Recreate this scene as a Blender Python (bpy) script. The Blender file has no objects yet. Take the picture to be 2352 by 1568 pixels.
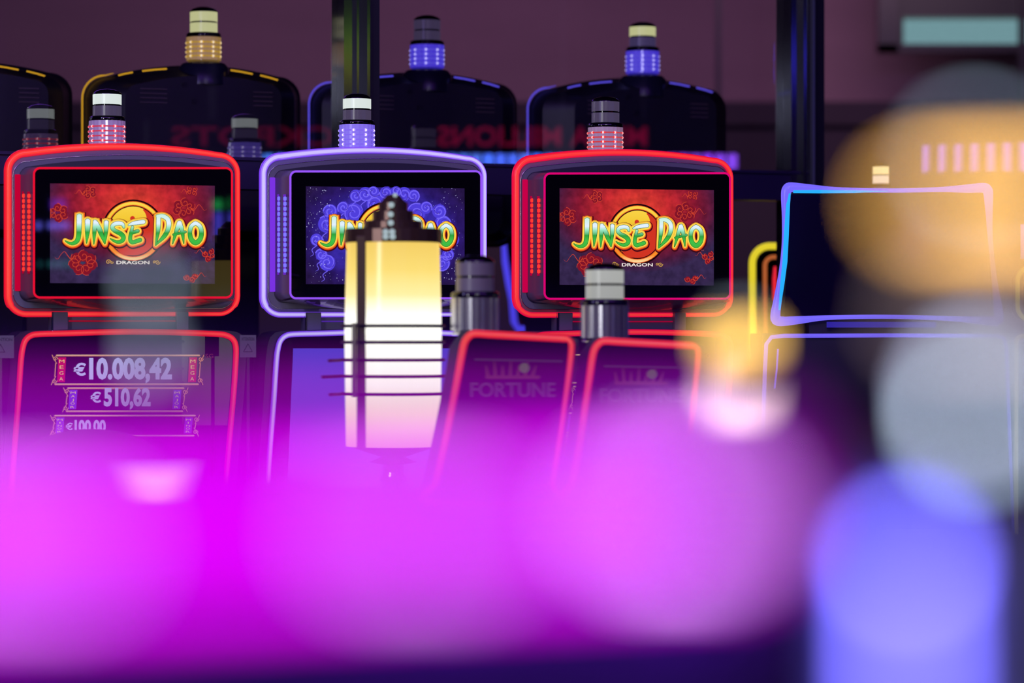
import bpy, bmesh, math, random
from mathutils import Vector, Matrix
random.seed(7)
C = bpy.context.scene.collection
sc = bpy.context.scene
PI = math.pi
# ------------------------------------------------------------------ camera
F = 7500.0; CX = 1176.0; H = 784.0; CZ = 1.35      # focal length in pixels, image centre, camera height
cam = bpy.data.cameras.new('camera'); cam.sensor_width = 36.0
cam.lens = F / 2352 * 36.0
co = bpy.data.objects.new('camera', cam); C.objects.link(co); sc.camera = co
co.location = (0, 0, CZ); co.rotation_euler = (PI/2, 0, 0)
cam.clip_start = 0.05; cam.clip_end = 100
cam.dof.use_dof = True; cam.dof.focus_distance = 10.0; cam.dof.aperture_fstop = cam.lens/1000/0.08
cam.dof.aperture_blades = 0
# ------------------------------------------------------------------ world, exposure, lights
sc.view_settings.view_transform = 'Standard'; sc.view_settings.look = 'None'
sc.view_settings.gamma = 1.0; sc.view_settings.exposure = 0.0; sc.view_settings.use_curve_mapping = False
def lin(c): return tuple((x/12.92 if x <= .04045 else ((x+.055)/1.055)**2.4) for x in [v/255.0 for v in c])
w = bpy.data.worlds.new('world'); sc.world = w; w.use_nodes = True
w.node_tree.nodes['Background'].inputs[0].default_value = (.30, .12, .75, 1)
w.node_tree.nodes['Background'].inputs[1].default_value = .022
def area(name, loc, rot, sx, sy, power, col):
    l = bpy.data.lights.new(name, 'AREA'); l.shape = 'RECTANGLE'; l.size = sx; l.size_y = sy
    l.energy = power; l.color = col
    o = bpy.data.objects.new(name, l); C.objects.link(o); o.location = loc; o.rotation_euler = rot
    return o
area('fill_light_front', (0.6, 4.8, 3.8), (math.radians(50), 0, 0), 1.2, .25, 26, (.95, .95, 1.0))  # added neutral fill for the grey bezels, no visible fixture
area('fill_light_left', (-2.6, 7.4, 3.0), (math.radians(55), 0, math.radians(-35)), .3, 1.2, 22, (.45, .4, 1.0))  # added violet fill from the left for the dark machine bodies
area('fill_light_near', (0.5, 0.2, 3.0), (math.radians(30), 0, 0), 1.0, .6, 10, (.8, .9, 1.0))  # added fill near the camera, lights the foreground tower bodies
area('fill_light_back', (0.2, 14.2, 3.7), (math.radians(30), 0, 0), 5, .5, 70, (1.0, .60, .80))  # added fill that lifts the back wall
area('violet_fill_light', (0.0, 6.8, 3.8), (math.radians(48), 0, 0), 6, .5, 60, (.32, .08, 1.0))  # added violet fill in place of the ambient light the room blocks
area('tall_lamp_left', (-2.6, 5.2, 2.42), (math.radians(88), 0, math.radians(-28)), .45, 1.8, 44, (.95, .97, 1.0))

# ------------------------------------------------------------------ materials
def new_mat(name):
    m = bpy.data.materials.new(name); m.use_nodes = True
    nt = m.node_tree; nt.nodes.clear(); out = nt.nodes.new('ShaderNodeOutputMaterial')
    return m, nt, out
_E = {}
def E(col, s=1.0, gloss=False):
    """glowing plastic: col in sRGB 0-255"""
    k = (col, s, gloss)
    if k in _E: return _E[k]
    m, nt, out = new_mat('glow_%d_%d_%d' % col)
    b = nt.nodes.new('ShaderNodeBsdfPrincipled'); c = lin(col)
    b.inputs['Base Color'].default_value = (c[0]*.1, c[1]*.1, c[2]*.1, 1)
    b.inputs['Roughness'].default_value = .25 if gloss else .6
    b.inputs['Specular IOR Level'].default_value = .5 if gloss else 0.0
    b.inputs['Emission Color'].default_value = c + (1,); b.inputs['Emission Strength'].default_value = s
    nt.links.new(b.outputs[0], out.inputs[0]); _E[k] = m
    return m
def EL(c, name='lamp_glow'):
    """strong lamp: linear radiance"""
    m, nt, out = new_mat(name)
    e = nt.nodes.new('ShaderNodeEmission'); e.inputs[0].default_value = tuple(c) + (1,)
    nt.links.new(e.outputs[0], out.inputs[0]); return m
_P = {}
def P(col, rough=.4, metal=0.0, noise=0.0, coat=0.0):
    k = (col, rough, metal, noise, coat)
    if k in _P: return _P[k]
    m, nt, out = new_mat('surface_%d_%d_%d' % col)
    b = nt.nodes.new('ShaderNodeBsdfPrincipled'); c = lin(col)
    b.inputs['Base Color'].default_value = c + (1,); b.inputs['Roughness'].default_value = rough
    b.inputs['Metallic'].default_value = metal; b.inputs['Coat Weight'].default_value = coat
    if noise:
        n = nt.nodes.new('ShaderNodeTexNoise'); n.inputs['Scale'].default_value = 14
        mx = nt.nodes.new('ShaderNodeMixRGB'); mx.blend_type = 'MULTIPLY'; mx.inputs[0].default_value = noise
        mx.inputs[1].default_value = c + (1,); nt.links.new(n.outputs[0], mx.inputs[2])
        nt.links.new(mx.outputs[0], b.inputs['Base Color'])
    nt.links.new(b.outputs[0], out.inputs[0]); _P[k] = m
    return m
BLACK = P((22, 18, 30), .35); DARK = P((40, 30, 58), .38); GREYM = P((112, 104, 128), .32)
GLASSY = P((6, 4, 12), .02); CHROME = P((190, 190, 200), .12, 1.0); STEEL = P((70, 68, 84), .28, .9)
GREYLENS = P((150, 146, 168), .3)

def ramp_mat(name, coord_fn, stops, strength=1.0, noise=0.0, nscale=30):
    """emissive screen picture: a ramp over a scalar built by coord_fn(nt)"""
    m, nt, out = new_mat(name)
    v = coord_fn(nt)
    r = nt.nodes.new('ShaderNodeValToRGB'); el = r.color_ramp.elements
    el[0].position, el[0].color = stops[0][0], lin(stops[0][1]) + (1,)
    el[1].position, el[1].color = stops[-1][0], lin(stops[-1][1]) + (1,)
    for p, c in stops[1:-1]:
        e = el.new(p); e.color = lin(c) + (1,)
    nt.links.new(v, r.inputs[0]); col = r.outputs[0]
    if noise:
        tc = nt.nodes.new('ShaderNodeTexCoord'); n = nt.nodes.new('ShaderNodeTexNoise')
        n.inputs['Scale'].default_value = nscale; n.inputs['Detail'].default_value = 5
        nt.links.new(tc.outputs['Object'], n.inputs['Vector'])
        cr = nt.nodes.new('ShaderNodeMapRange'); cr.inputs[1].default_value = .3; cr.inputs[2].default_value = .7
        cr.inputs[3].default_value = 1-noise; cr.inputs[4].default_value = 1+noise
        nt.links.new(n.outputs[0], cr.inputs[0])
        mx = nt.nodes.new('ShaderNodeVectorMath'); mx.operation = 'SCALE'
        nt.links.new(col, mx.inputs[0]); nt.links.new(cr.outputs[0], mx.inputs['Scale']); col = mx.outputs[0]
    b = nt.nodes.new('ShaderNodeBsdfPrincipled'); b.inputs['Base Color'].default_value = (.004, .003, .006, 1)
    b.inputs['Roughness'].default_value = .03; b.inputs['Specular IOR Level'].default_value = .5
    b.inputs['Emission Strength'].default_value = strength
    nt.links.new(col, b.inputs['Emission Color']); nt.links.new(b.outputs[0], out.inputs[0])
    return m
def coord_axis(axis, lo, hi):
    def fn(nt):
        tc = nt.nodes.new('ShaderNodeTexCoord'); s = nt.nodes.new('ShaderNodeSeparateXYZ')
        nt.links.new(tc.outputs['Object'], s.inputs[0])
        r = nt.nodes.new('ShaderNodeMapRange'); r.inputs[1].default_value = lo; r.inputs[2].default_value = hi
        nt.links.new(s.outputs[axis], r.inputs[0]); return r.outputs[0]
    return fn
def coord_radial(cx, cz, rx, rz):
    def fn(nt):
        tc = nt.nodes.new('ShaderNodeTexCoord')
        mp = nt.nodes.new('ShaderNodeMapping'); mp.inputs['Location'].default_value = (-cx/rx, 0, -cz/rz)
        mp.inputs['Scale'].default_value = (1/rx, 0, 1/rz); nt.links.new(tc.outputs['Object'], mp.inputs[0])
        ln = nt.nodes.new('ShaderNodeVectorMath'); ln.operation = 'LENGTH'
        nt.links.new(mp.outputs[0], ln.inputs[0]); return ln.outputs['Value']
    return fn

# ------------------------------------------------------------------ mesh helpers
class MB:
    def __init__(s): s.v = []; s.f = []; s.m = []; s.smooth = []
    def add(s, vs, fs, mi=0, sm=False):
        n = len(s.v); s.v += [tuple(v) for v in vs]
        for f in fs: s.f.append(tuple(i+n for i in f)); s.m.append(mi); s.smooth.append(sm)
    def box(s, x0, x1, y0, y1, z0, z1, mi=0, bev=0.0):
        if bev <= 0:
            vs = [(x, y, z) for x in (x0, x1) for y in (y0, y1) for z in (z0, z1)]
            s.add(vs, [(0, 1, 3, 2), (4, 6, 7, 5), (0, 4, 5, 1), (2, 3, 7, 6), (0, 2, 6, 4), (1, 5, 7, 3)], mi)
            return
        bm = bmesh.new(); bmesh.ops.create_cube(bm, size=1)
        for v in bm.verts: v.co = Vector(((x0+x1)/2 + v.co.x*(x1-x0), (y0+y1)/2 + v.co.y*(y1-y0), (z0+z1)/2 + v.co.z*(z1-z0)))
        bmesh.ops.bevel(bm, geom=bm.edges[:], offset=bev, segments=2, affect='EDGES', profile=.5)
        bm.verts.index_update()
        s.add([v.co[:] for v in bm.verts], [tuple(v.index for v in f.verts) for f in bm.faces], mi); bm.free()
    def loft(s, rings, mi=0, cap0=False, cap1=False, sm=False, closed=True):
        n = len(rings[0]); vs = [p for r in rings for p in r]; fs = []
        for k in range(len(rings)-1):
            for i in range(n if closed else n-1):
                j = (i+1) % n; fs.append((k*n+i, k*n+j, (k+1)*n+j, (k+1)*n+i))
        s.add(vs, fs, mi, sm)
        if cap0: s.add(rings[0], [tuple(range(n))], mi)
        if cap1: s.add(rings[-1], [tuple(range(n))[::-1]], mi)
    def lathe(s, prof, c=(0, 0), n=28, mi=0, sm=True, y=None):
        rings = [[(c[0]+r*math.cos(2*PI*i/n), c[1]+r*math.sin(2*PI*i/n), z) for i in range(n)] for r, z in prof]
        s.loft(rings, mi, cap0=prof[0][0] > 1e-5, cap1=prof[-1][0] > 1e-5, sm=sm)
    def tube(s, pts, rad, closed=False, n=10, mi=0, axis=Vector((0, 1, 0)), flat=1.0):
        """round bar along a path lying roughly in the plane normal to axis"""
        pts = [Vector(p) for p in pts]; N = len(pts)
        if not hasattr(rad, '__len__'): rad = [rad]*N
        rings = []
        for i, p in enumerate(pts):
            a = pts[(i-1) % N] if (closed or i > 0) else p; b = pts[(i+1) % N] if (closed or i < N-1) else p
            t = (b-a).normalized(); nn = t.cross(axis)
            nn = nn.normalized() if nn.length > 1e-6 else Vector((1, 0, 0)); bb = nn.cross(t).normalized()
            rings.append([tuple(p + nn*rad[i]*math.cos(2*PI*k/n) + bb*rad[i]*flat*math.sin(2*PI*k/n)) for k in range(n)])
        if closed: rings.append(rings[0])
        s.loft(rings, mi, cap0=not closed, cap1=not closed, sm=True)
def obj(name, mb, mats, parent=None):
    me = bpy.data.meshes.new(name); me.from_pydata(mb.v, [], mb.f)
    if not isinstance(mats, (list, tuple)): mats = [mats]
    for m in mats: me.materials.append(m)
    me.polygons.foreach_set('material_index', mb.m); me.polygons.foreach_set('use_smooth', mb.smooth)
    me.update()
    bm = bmesh.new(); bm.from_mesh(me); bmesh.ops.recalc_face_normals(bm, faces=bm.faces); bm.to_mesh(me); bm.free()
    o = bpy.data.objects.new(name, me); C.objects.link(o)
    if parent: o.parent = parent
    return o
def tag(o, label, cat, group=None, kind=None):
    if label: o['label'] = label
    if cat: o['category'] = cat
    if group: o['group'] = group
    if kind: o['kind'] = kind
    return o
def struct(name, mb, m):
    o = obj(name, mb, m); o['kind'] = 'structure'; return o
def thing(name, loc, yaw, label, cat, group=None):
    o = bpy.data.objects.new(name, None); C.objects.link(o); o.empty_display_size = .1
    o.location = loc; o.rotation_euler = (0, 0, yaw)
    return tag(o, label, cat, group)
def px(x, y, Y): return Vector(((x-CX)/F*Y, Y, CZ-(y-H)/F*Y))
class Fr:
    """upright frame of a thing: origin on the floor, yaw about z; local x along it, local -y towards the viewer"""
    def __init__(s, cx, Y, yaw):
        s.o = Vector(((cx-CX)/F*Y, Y, 0)); s.yaw = math.radians(yaw)
        s.u = Vector((math.cos(s.yaw), math.sin(s.yaw), 0)); s.n = Vector((math.sin(s.yaw), -math.cos(s.yaw), 0))
    def loc(s, x, y, p=0.0):
        d = Vector(((x-CX)/F, 1, -(y-H)/F)); k = (s.o.dot(s.n)+p)/d.dot(s.n); q = d*k
        return Vector(((q-s.o).dot(s.u), -p, q.z+CZ))
    def wloc(s, x, y, p=0.0):
        l = s.loc(x, y, p); return s.o + s.u*l.x + s.n*p + Vector((0, 0, l.z))
def rr(x0, x1, y0, y1, r, bt=0, bb=0, ne=20, nc=13):
    """rounded rectangle in pixels (y down), clockwise from the top left, bulging bt at the top, bb at the bottom"""
    pts = []
    def arc(cx, cy, a0):
        for i in range(nc):
            a = a0 + PI/2*i/(nc-1); pts.append([cx + r*math.cos(a), cy + r*math.sin(a)])
    def edge(xa, ya, xb, yb, bulge):
        for i in range(1, ne):
            t = i/ne; k = 4*t*(1-t); pts.append([xa+(xb-xa)*t, ya+(yb-ya)*t + bulge*k])
    arc(x0+r, y0+r, PI); edge(x0+r, y0, x1-r, y0, -bt)
    arc(x1-r, y0+r, -PI/2); edge(x1, y0+r, x1, y1-r, 0)
    arc(x1-r, y1-r, 0); edge(x1-r, y1, x0+r, y1, bb)
    arc(x0+r, y1-r, PI/2); edge(x0, y1-r, x0, y0+r, 0)
    return pts
def rl(rect, r, bt=0, bb=0, ne=16, nc=7):
    """the same in local metres: rect = (a0, a1, ztop, zbot)"""
    return [(x, -z) for x, z in rr(rect[0], rect[1], -rect[2], -rect[3], r, bt, bb, ne, nc)]

def smooth(pts, sub=5, closed=False):
    """Catmull-Rom through the points (any dimension)"""
    n = len(pts)
    if n < 3: return list(pts)
    out = []
    for i in range(n if closed else n-1):
        p0, p1, p2, p3 = (pts[(i-1) % n] if closed or i > 0 else pts[0]), pts[i], pts[(i+1) % n], (pts[(i+2) % n] if closed or i < n-2 else pts[-1])
        for j in range(sub):
            t = j/sub
            out.append(tuple(.5*((2*b)+(-a+c)*t+(2*a-5*b+4*c-d)*t*t+(-a+3*b-3*c+d)*t**3) for a, b, c, d in zip(p0, p1, p2, p3)))
    if not closed: out.append(tuple(pts[-1]))
    return out
def glow_core(mb, pts, rad, closed=True):
    """brighter ridges inside a glowing tube, two steps"""
    mb.tube([p + Vector((0, -r*.42, 0)) for p, r in zip(pts, rad)], [r*.78 for r in rad], closed, 10, 0)
    mb.tube([p + Vector((0, -r*.80, 0)) for p, r in zip(pts, rad)], [r*.48 for r in rad], closed, 10, 1)
def mixc(a, b, t): return tuple(int(x*(1-t)+y*t) for x, y in zip(a, b))
def stroke(mb, pts, mapf, p, k=0.0, mi=0, n=10, flat0=False, off=(0, 0), ks=1.0):
    """a brush stroke (x, y, width) in picture units mapped to the screen; k widens it"""
    P2 = [Vector((a[0]+off[0], a[1]+off[1])) for a in pts]; W = [a[2]*ks + k for a in pts]
    if flat0:
        d = (P2[0]-P2[1]).normalized(); P2[0] = P2[0] + d*k*.5
    for i in range(len(P2)-1):
        d = P2[i+1]-P2[i]
        if d.length < 1e-6: continue
        d.normalize(); nn = Vector((-d.y, d.x))
        q = [P2[i]+nn*W[i]/2, P2[i]-nn*W[i]/2, P2[i+1]-nn*W[i+1]/2, P2[i+1]+nn*W[i+1]/2]
        mb.add([mapf(a.x, a.y, p) for a in q], [(0, 1, 2, 3)], mi)
    for i in range(len(P2)):
        if (flat0 and i == 0) or W[i] < 1.5: continue
        c = P2[i]; r = W[i]/2
        mb.add([mapf(c.x+r*math.cos(2*PI*j/n), c.y+r*math.sin(2*PI*j/n), p) for j in range(n)], [tuple(range(n))], mi)
def disc(mb, cx, cy, r0, r1, mapf, p, mi=0, a0=0, a1=2*PI, n=48):
    A = [a0+(a1-a0)*i/n for i in range(n+1)]
    if r0 <= 0:
        vs = [mapf(cx, cy, p)] + [mapf(cx+r1*math.cos(a), cy+r1*math.sin(a), p) for a in A]
        mb.add(vs, [(0, i, i+1) for i in range(1, n+1)], mi)
    else:
        vs = [mapf(cx+r*math.cos(a), cy+r*math.sin(a), p) for r in (r0, r1) for a in A]
        mb.add(vs, [(i, i+1, n+2+i, n+1+i) for i in range(n)], mi)
def spiral(cx, cy, r, turns=1.4, a0=0.0, w=6, sgn=1, n=16):
    return [(cx + r*(1-.85*i/n)*math.cos(a0+sgn*2*PI*turns*i/n), cy + r*(1-.85*i/n)*math.sin(a0+sgn*2*PI*turns*i/n), w) for i in range(n+1)]
_font_cache = {}
def glyphs(txt, offset=0.0):
    """outline of a word as flat polygons, cap height about .7, starting at x = 0"""
    k = (txt, offset)
    if k in _font_cache: return _font_cache[k]
    cu = bpy.data.curves.new('lettering', 'FONT'); cu.body = txt; cu.size = 1.0; cu.offset = offset; cu.fill_mode = 'FRONT'
    cu.resolution_u = 3
    o = bpy.data.objects.new('lettering', cu); C.objects.link(o)
    bpy.context.view_layer.update()
    me = bpy.data.meshes.new_from_object(o.evaluated_get(bpy.context.evaluated_depsgraph_get()))
    vs = [v.co.copy() for v in me.vertices]; fs = [tuple(f.vertices) for f in me.polygons]
    bpy.data.objects.remove(o); bpy.data.curves.remove(cu); bpy.data.meshes.remove(me)
    x0 = min(v.x for v in vs); x1 = max(v.x for v in vs)
    _font_cache[k] = ([(v.x-x0, v.y) for v in vs], fs, x1-x0); return _font_cache[k]
def word(mb, txt, x, y, h, mapf, p, mi=0, width=None, offset=0.0, align='l', mirror=False):
    """word with its baseline at picture (x, y), cap height h; width stretches it"""
    vs, fs, wd = glyphs(txt, offset); sy = h/.72; sx = sy if width is None else width/wd
    xx = x - (wd*sx/2 if align == 'c' else 0)
    mb.add([mapf(xx + (wd-a if mirror else a)*sx, y - b*sy, p) for a, b in vs], fs, mi)

# ------------------------------------------------------------------ the signal tower (a part with sub-parts)
LIT = E((214, 224, 218), 1.0, True); LITY = E((226, 232, 160), 1.0, True)
def led_mat(glow, body, s):
    k = ('led', glow, body, s)
    if k in _E: return _E[k]
    m, nt, out = new_mat('ribbed_lens'); b = nt.nodes.new('ShaderNodeBsdfPrincipled')
    tc = nt.nodes.new('ShaderNodeTexCoord'); sp = nt.nodes.new('ShaderNodeSeparateXYZ'); nt.links.new(tc.outputs['Object'], sp.inputs[0])
    b.inputs['Base Color'].default_value = lin((150, 145, 165)) + (1,)
    b.inputs['Emission Color'].default_value = lin(body) + (1,); b.inputs['Emission Strength'].default_value = s
    b.inputs['Roughness'].default_value = .15; b.inputs['Coat Weight'].default_value = .6
    nt.links.new(b.outputs[0], out.inputs[0]); _E[k] = m; return m
def tower(parent, c, z, glow, body, up, low, s=1.0, led=True, k=1.0, part='signal_tower', body_mat=None, q=None):
    """c = (x, y) local; z = base height; glow/body colours of the diode lens; up/low materials of the two upper lenses"""
    R = .054*k; r = .0435*k; q = q or k
    mb = MB(); n = 48
    rings = []
    for zz in (.010, .083):
        rings.append([(c[0]+(R+(.0012*k if i % 2 else 0))*math.cos(2*PI*i/n), c[1]+(R+(.0012*k if i % 2 else 0))*math.sin(2*PI*i/n), z+zz*q) for i in range(n)])
    mb.loft(rings, 0, True, True)
    t = obj(part, mb, body_mat or led_mat(glow, body, s), parent)
    if led:
        d = MB()
        for row in range(4):
            zc = z + (.022 + row*.0145)*q
            ring = [(c[0]+(R+.0005)*math.cos(2*PI*i/32), c[1]+(R+.0005)*math.sin(2*PI*i/32)) for i in range(32)]
            d.tube([(a, b, zc) for a, b in ring], (.0024)*k, True, 6, 0, axis=Vector((0, 0, 1)))
            for j in range(9):
                a = -PI/2 - .42 + j*2*PI/9
                x, y = c[0]+(R)*math.cos(a), c[1]+(R)*math.sin(a)
                tx, ty = -math.sin(a), math.cos(a)
                for w_, rr_, mi in ((.0095, .0034, 1), (.0048, .0040, 2)):
                    d.tube([(x-tx*w_*k, y-ty*w_*k, zc), (x-tx*w_*.5*k, y-ty*w_*.5*k, zc), (x+tx*w_*.5*k, y+ty*w_*.5*k, zc), (x+tx*w_*k, y+ty*w_*k, zc)],
                           [.0004, rr_*k, rr_*k, .0004], False, 8, mi, axis=Vector((0, 0, 1)))
        hot = tuple(min(255, int(g*.35+255*.65)) for g in glow)
        dd = obj('diode_rows', d, [E(tuple(int(g*.6+b_*.4) for g, b_ in zip(glow, body)), .9), E(glow, 1.2), E(hot, 1.5)], t)
        dd['label'] = 'glowing rows of diodes'
    m2 = MB(); m2.lathe([(R*.97, z), (R*.97, z+.004*q), (R*.9, z+.006*q), (R*.9, z+.010*q)], c); obj('base_ring', m2, CHROME, t)
    m3 = MB(); m3.lathe([(R, z+.083*q), (R+.001*k, z+.085*q), (R+.001*k, z+.093*q), (R*.93, z+.097*q), (r, z+.098*q)], c); obj('collar', m3, GLASSY, t)
    m4 = MB(); m4.lathe([(r, z+.098*q), (r, z+.128*q)], c); obj('lower_lens', m4, low, t)
    m5 = MB(); m5.lathe([(r*.94, z+.128*q), (r*.94, z+.133*q)], c); obj('divider', m5, GLASSY, t)
    m6 = MB(); m6.lathe([(r, z+.133*q), (r, z+.163*q)], c); obj('upper_lens', m6, up, t)
    m7 = MB(); m7.lathe([(r*1.01, z+.163*q), (r, z+.167*q), (r*.8, z+.174*q), (r*.45, z+.179*q), (.0001, z+.180*q)], c); obj('dome_cap', m7, GLASSY, t)
    return t

# ------------------------------------------------------------------ logo lettering (picture units of a 2352 x 1434 trace of the left screen)
LET = [
 [(472, 478, 62), (468, 640, 58), (462, 750, 55), (440, 822, 50), (382, 855, 36), (322, 842, 18), (285, 818, 3)],
 [(582, 545, 64), (579, 690, 54), (567, 850, 4)],
 [(680, 552, 46), (670, 700, 44), (663, 862, 4)], [(700, 585, 40), (750, 700, 56), (806, 845, 16)], [(828, 562, 52), (822, 700, 44), (808, 858, 5)],
 [(1058, 640, 26), (1040, 600, 40), (985, 588, 48), (925, 606, 46), (905, 648, 44), (945, 690, 46), (1010, 722, 52), (1052, 765, 50), (1040, 815, 44), (985, 836, 36), (925, 818, 22), (880, 790, 4)],
 [(1122, 612, 14), (1190, 588, 44), (1315, 570, 50)], [(1172, 640, 30), (1150, 730, 38), (1142, 800, 42), (1165, 838, 44), (1215, 828, 44), (1272, 808, 46)], [(1150, 720, 30), (1240, 690, 40)],
 [(1515, 500, 52), (1508, 690, 44), (1478, 876, 5)], [(1498, 492, 30), (1570, 494, 50), (1632, 530, 54), (1652, 600, 54), (1632, 690, 50), (1580, 770, 44), (1478, 874, 8)],
 [(1785, 580, 44), (1748, 700, 42), (1700, 858, 4)], [(1795, 580, 46), (1828, 700, 44), (1848, 852, 4)], [(1712, 738, 20), (1868, 702, 26)],
 [(2000, 585, 44), (1945, 632, 46), (1928, 720, 48), (1950, 805, 54), (2005, 845, 56), (2062, 800, 52), (2082, 715, 50), (2062, 630, 48), (2005, 585, 44)],
]
FLATS = {0, 1, 2, 4, 8, 9}
LET = [smooth(L, 6) if len(L) > 2 else L for L in LET]
def screen_art(fr, parent, violet):
    P0 = SCR_P
    def mp(x, y, p): return FR1.loc(100+x/5.7366, 410+y/5.7366, P0+p)
    c = mp(1176, 330, 0); x1 = mp(2255, 0, 0).x; x0 = mp(85, 0, 0).x; zt = mp(0, 62, 0).z; zb = mp(0, 1375, 0).z
    mb = MB(); mb.add([(x0, -(P0+.001), zt), (x1, -(P0+.001), zt), (x1, -(P0+.001), zb), (x0, -(P0+.001), zb)], [(0, 1, 2, 3)])
    if violet:
        bg = ramp_mat('picture_violet', coord_radial(c.x, mp(0, 700, 0).z, .30, .20), [(0, (70, 55, 200)), (.5, (58, 44, 175)), (.78, (40, 22, 100)), (1, (36, 20, 66))], 1.0, .3, 40)
    else:
        bg = ramp_mat('picture_red', coord_radial(c.x, c.z, .30, .20), [(0, (216, 62, 44)), (.35, (190, 40, 44)), (.62, (130, 22, 44)), (.85, (72, 26, 58)), (1, (52, 38, 74))], 1.0, .28, 45)
    pic = obj('screen_picture', mb, bg, parent)
    # scrolls
    s = MB()
    if violet:
        SW = [(740, 420, 95), (370, 570, 85), (420, 400, 70), (770, 190, 60), (900, 170, 70), (1010, 130, 60), (600, 350, 60), (1040, 300, 90), (380, 1090, 80), (300, 980, 60), (230, 780, 60)]
        SW = SW + [(2330-a, b, r) for a, b, r in SW] + [(560, 560, 60), (1180, 150, 60)]
        SW = [(a, b, r*1.38) for a, b, r in SW]
        for i, (a, b, r) in enumerate(SW):
            disc(s, a, max(b, 64+r), 0, r, mp, .0014+.00001*i, 0, n=20)
        for i, (a, b, r) in enumerate(SW):
            sg = 1 if a < 1176 else -1
            stroke(s, spiral(a, b, r*1.02, 1.6, random.uniform(0, 6), 16, sg, 22), mp, .0018, 0, 1)
            stroke(s, spiral(a, b, r*1.08, .55, random.uniform(0, 6), 9, sg, 10), mp, .0019, 0, 2)
        for a, b, r in SW[:12]:
            stroke(s, smooth([(a, b+r, 12), (a-60, b+r+50, 10), (a-40, b+r+110, 8), (a-80, b+r+140, 4)]), mp, .0017, 0, 1)
        for _ in range(260):
            a = random.choice([random.uniform(95, 420), random.uniform(1900, 2240), random.uniform(95, 2240)]); b = random.uniform(80, 1350)
            disc(s, a, b, 0, random.choice([2.5, 3, 4, 6]), mp, .0021, 3, n=6)
        sc_m = [E((78, 62, 214), 1.0), E((112, 96, 240), 1.0), E((66, 46, 170), 1.0), E((190, 190, 235), 1.0)]
    else:
        CL = [(600, 180, 78, 5), (1955, 165, 62, 4), (190, 450, 110, 6), (1850, 390, 120, 6), (520, 1110, 150, 7), (2190, 1010, 80, 4), (1945, 1320, 80, 3)]
        for cx, cy, R, n_ in CL:
            R *= 1.2
            for j in range(n_):
                a = 2*PI*j/n_ + cx; rr_ = R*.46
                X = max(100, min(2225, cx+math.cos(a)*R*.62)); Y_ = min(1330, cy+math.sin(a)*R*.5)
                pts = spiral(X, Y_, rr_, 1.25, a, 7, 1 if j % 2 else -1, 16)
                pts = [(max(92, min(2248, x)), min(1368, y), w_) for x, y, w_ in pts]
                disc(s, X, Y_, 0, min(rr_*.9, 2245-X, X-92, 1372-Y_), mp, .0014+.00002*j, 1, n=16)
                stroke(s, pts, mp, .0018, 0, 0)
            sg = 1 if cx in (1850, 1945) else -1
            tail = [(cx+sg*R*(.6+.25*i), cy + R*(.28*math.sin(i*1.5)-.05) + (0 if cy < 900 else -R*.5), 11-1.6*i) for i in range(7)]
            tail = [t for t in tail if 92 < t[0] < 2250]
            if len(tail) > 1: stroke(s, smooth(tail, 5), mp, .0018, 0, 0)
        sc_m = [E((205, 66, 44), 1.0), E((126, 20, 40), 1.0)]
    obj('scroll_pattern', s, sc_m, parent)
    # coin
    q = MB(); cx, cy = 1180, 690
    disc(q, cx, cy, 0, 415, mp, .0022, 0); disc(q, cx, cy, 0, 392, mp, .0024, 1)
    disc(q, cx, cy, 345, 384, mp, .0026, 2); disc(q, cx, cy, 0, 335, mp, .0027, 0); disc(q, cx, cy, 0, 322, mp, .0029, 2)
    disc(q, cx, cy, 0, 322, mp, .0031, 3, -PI*.36, PI*.64); disc(q, cx-70, cy+150, 0, 168, mp, .0033, 3); disc(q, cx+18, cy-160, 0, 160, mp, .0035, 2)
    disc(q, cx-8, cy-165, 0, 32, mp, .0037, 3)
    gold = ramp_mat('coin_gold', coord_axis(2, mp(0, 1080, 0).z, mp(0, 300, 0).z), [(0, (255, 232, 170)), (.14, (250, 150, 40)), (.5, (226, 96, 34)), (.72, (244, 200, 50)), (1, (252, 214, 74))], 1.0)
    obj('coin_emblem', q, [E((28, 6, 14), 1.0), E((224, 84, 30), 1.0), gold, E((206, 52, 34), 1.0)], parent)
    # title
    t = MB()
    for i, L in enumerate(LET): stroke(t, L, mp, .0041, 104, 0, 16, i in FLATS, (6, 16))
    for i, L in enumerate(LET): stroke(t, L, mp, .0043, 78, 1, 16, i in FLATS, (3, 8))
    for i, L in enumerate(LET): stroke(t, L, mp, .0045, 64, 2, 16, i in FLATS)
    for i, L in enumerate(LET): stroke(t, L, mp, .0047, 32, 3, 16, i in FLATS)
    for i, L in enumerate(LET): stroke(t, L, mp, .0049, 14, 4, 16, i in FLATS)
    for i, L in enumerate(LET): stroke(t, L, mp, .0051, 2, 5, 16, i in FLATS)
    fill = ramp_mat('letter_green', coord_axis(2, mp(0, 890, 0).z, mp(0, 470, 0).z), [(0, (58, 178, 60)), (.28, (66, 190, 70)), (.45, (44, 160, 60)), (.62, (150, 226, 190)), (.75, (226, 238, 255)), (1, (200, 240, 225))], 1.0)
    yel = ramp_mat('letter_gold', coord_axis(2, mp(0, 930, 0).z, mp(0, 440, 0).z), [(0, (240, 120, 30)), (.35, (250, 200, 60)), (.7, (250, 214, 70)), (1, (238, 120, 30))], 1.0)
    obj('title_lettering', t, [E((60, 8, 24), 1.0), E((222, 66, 26), 1.0), yel, E((250, 226, 96), 1.0), E((24, 60, 30), 1.0), fill], parent)
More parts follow.
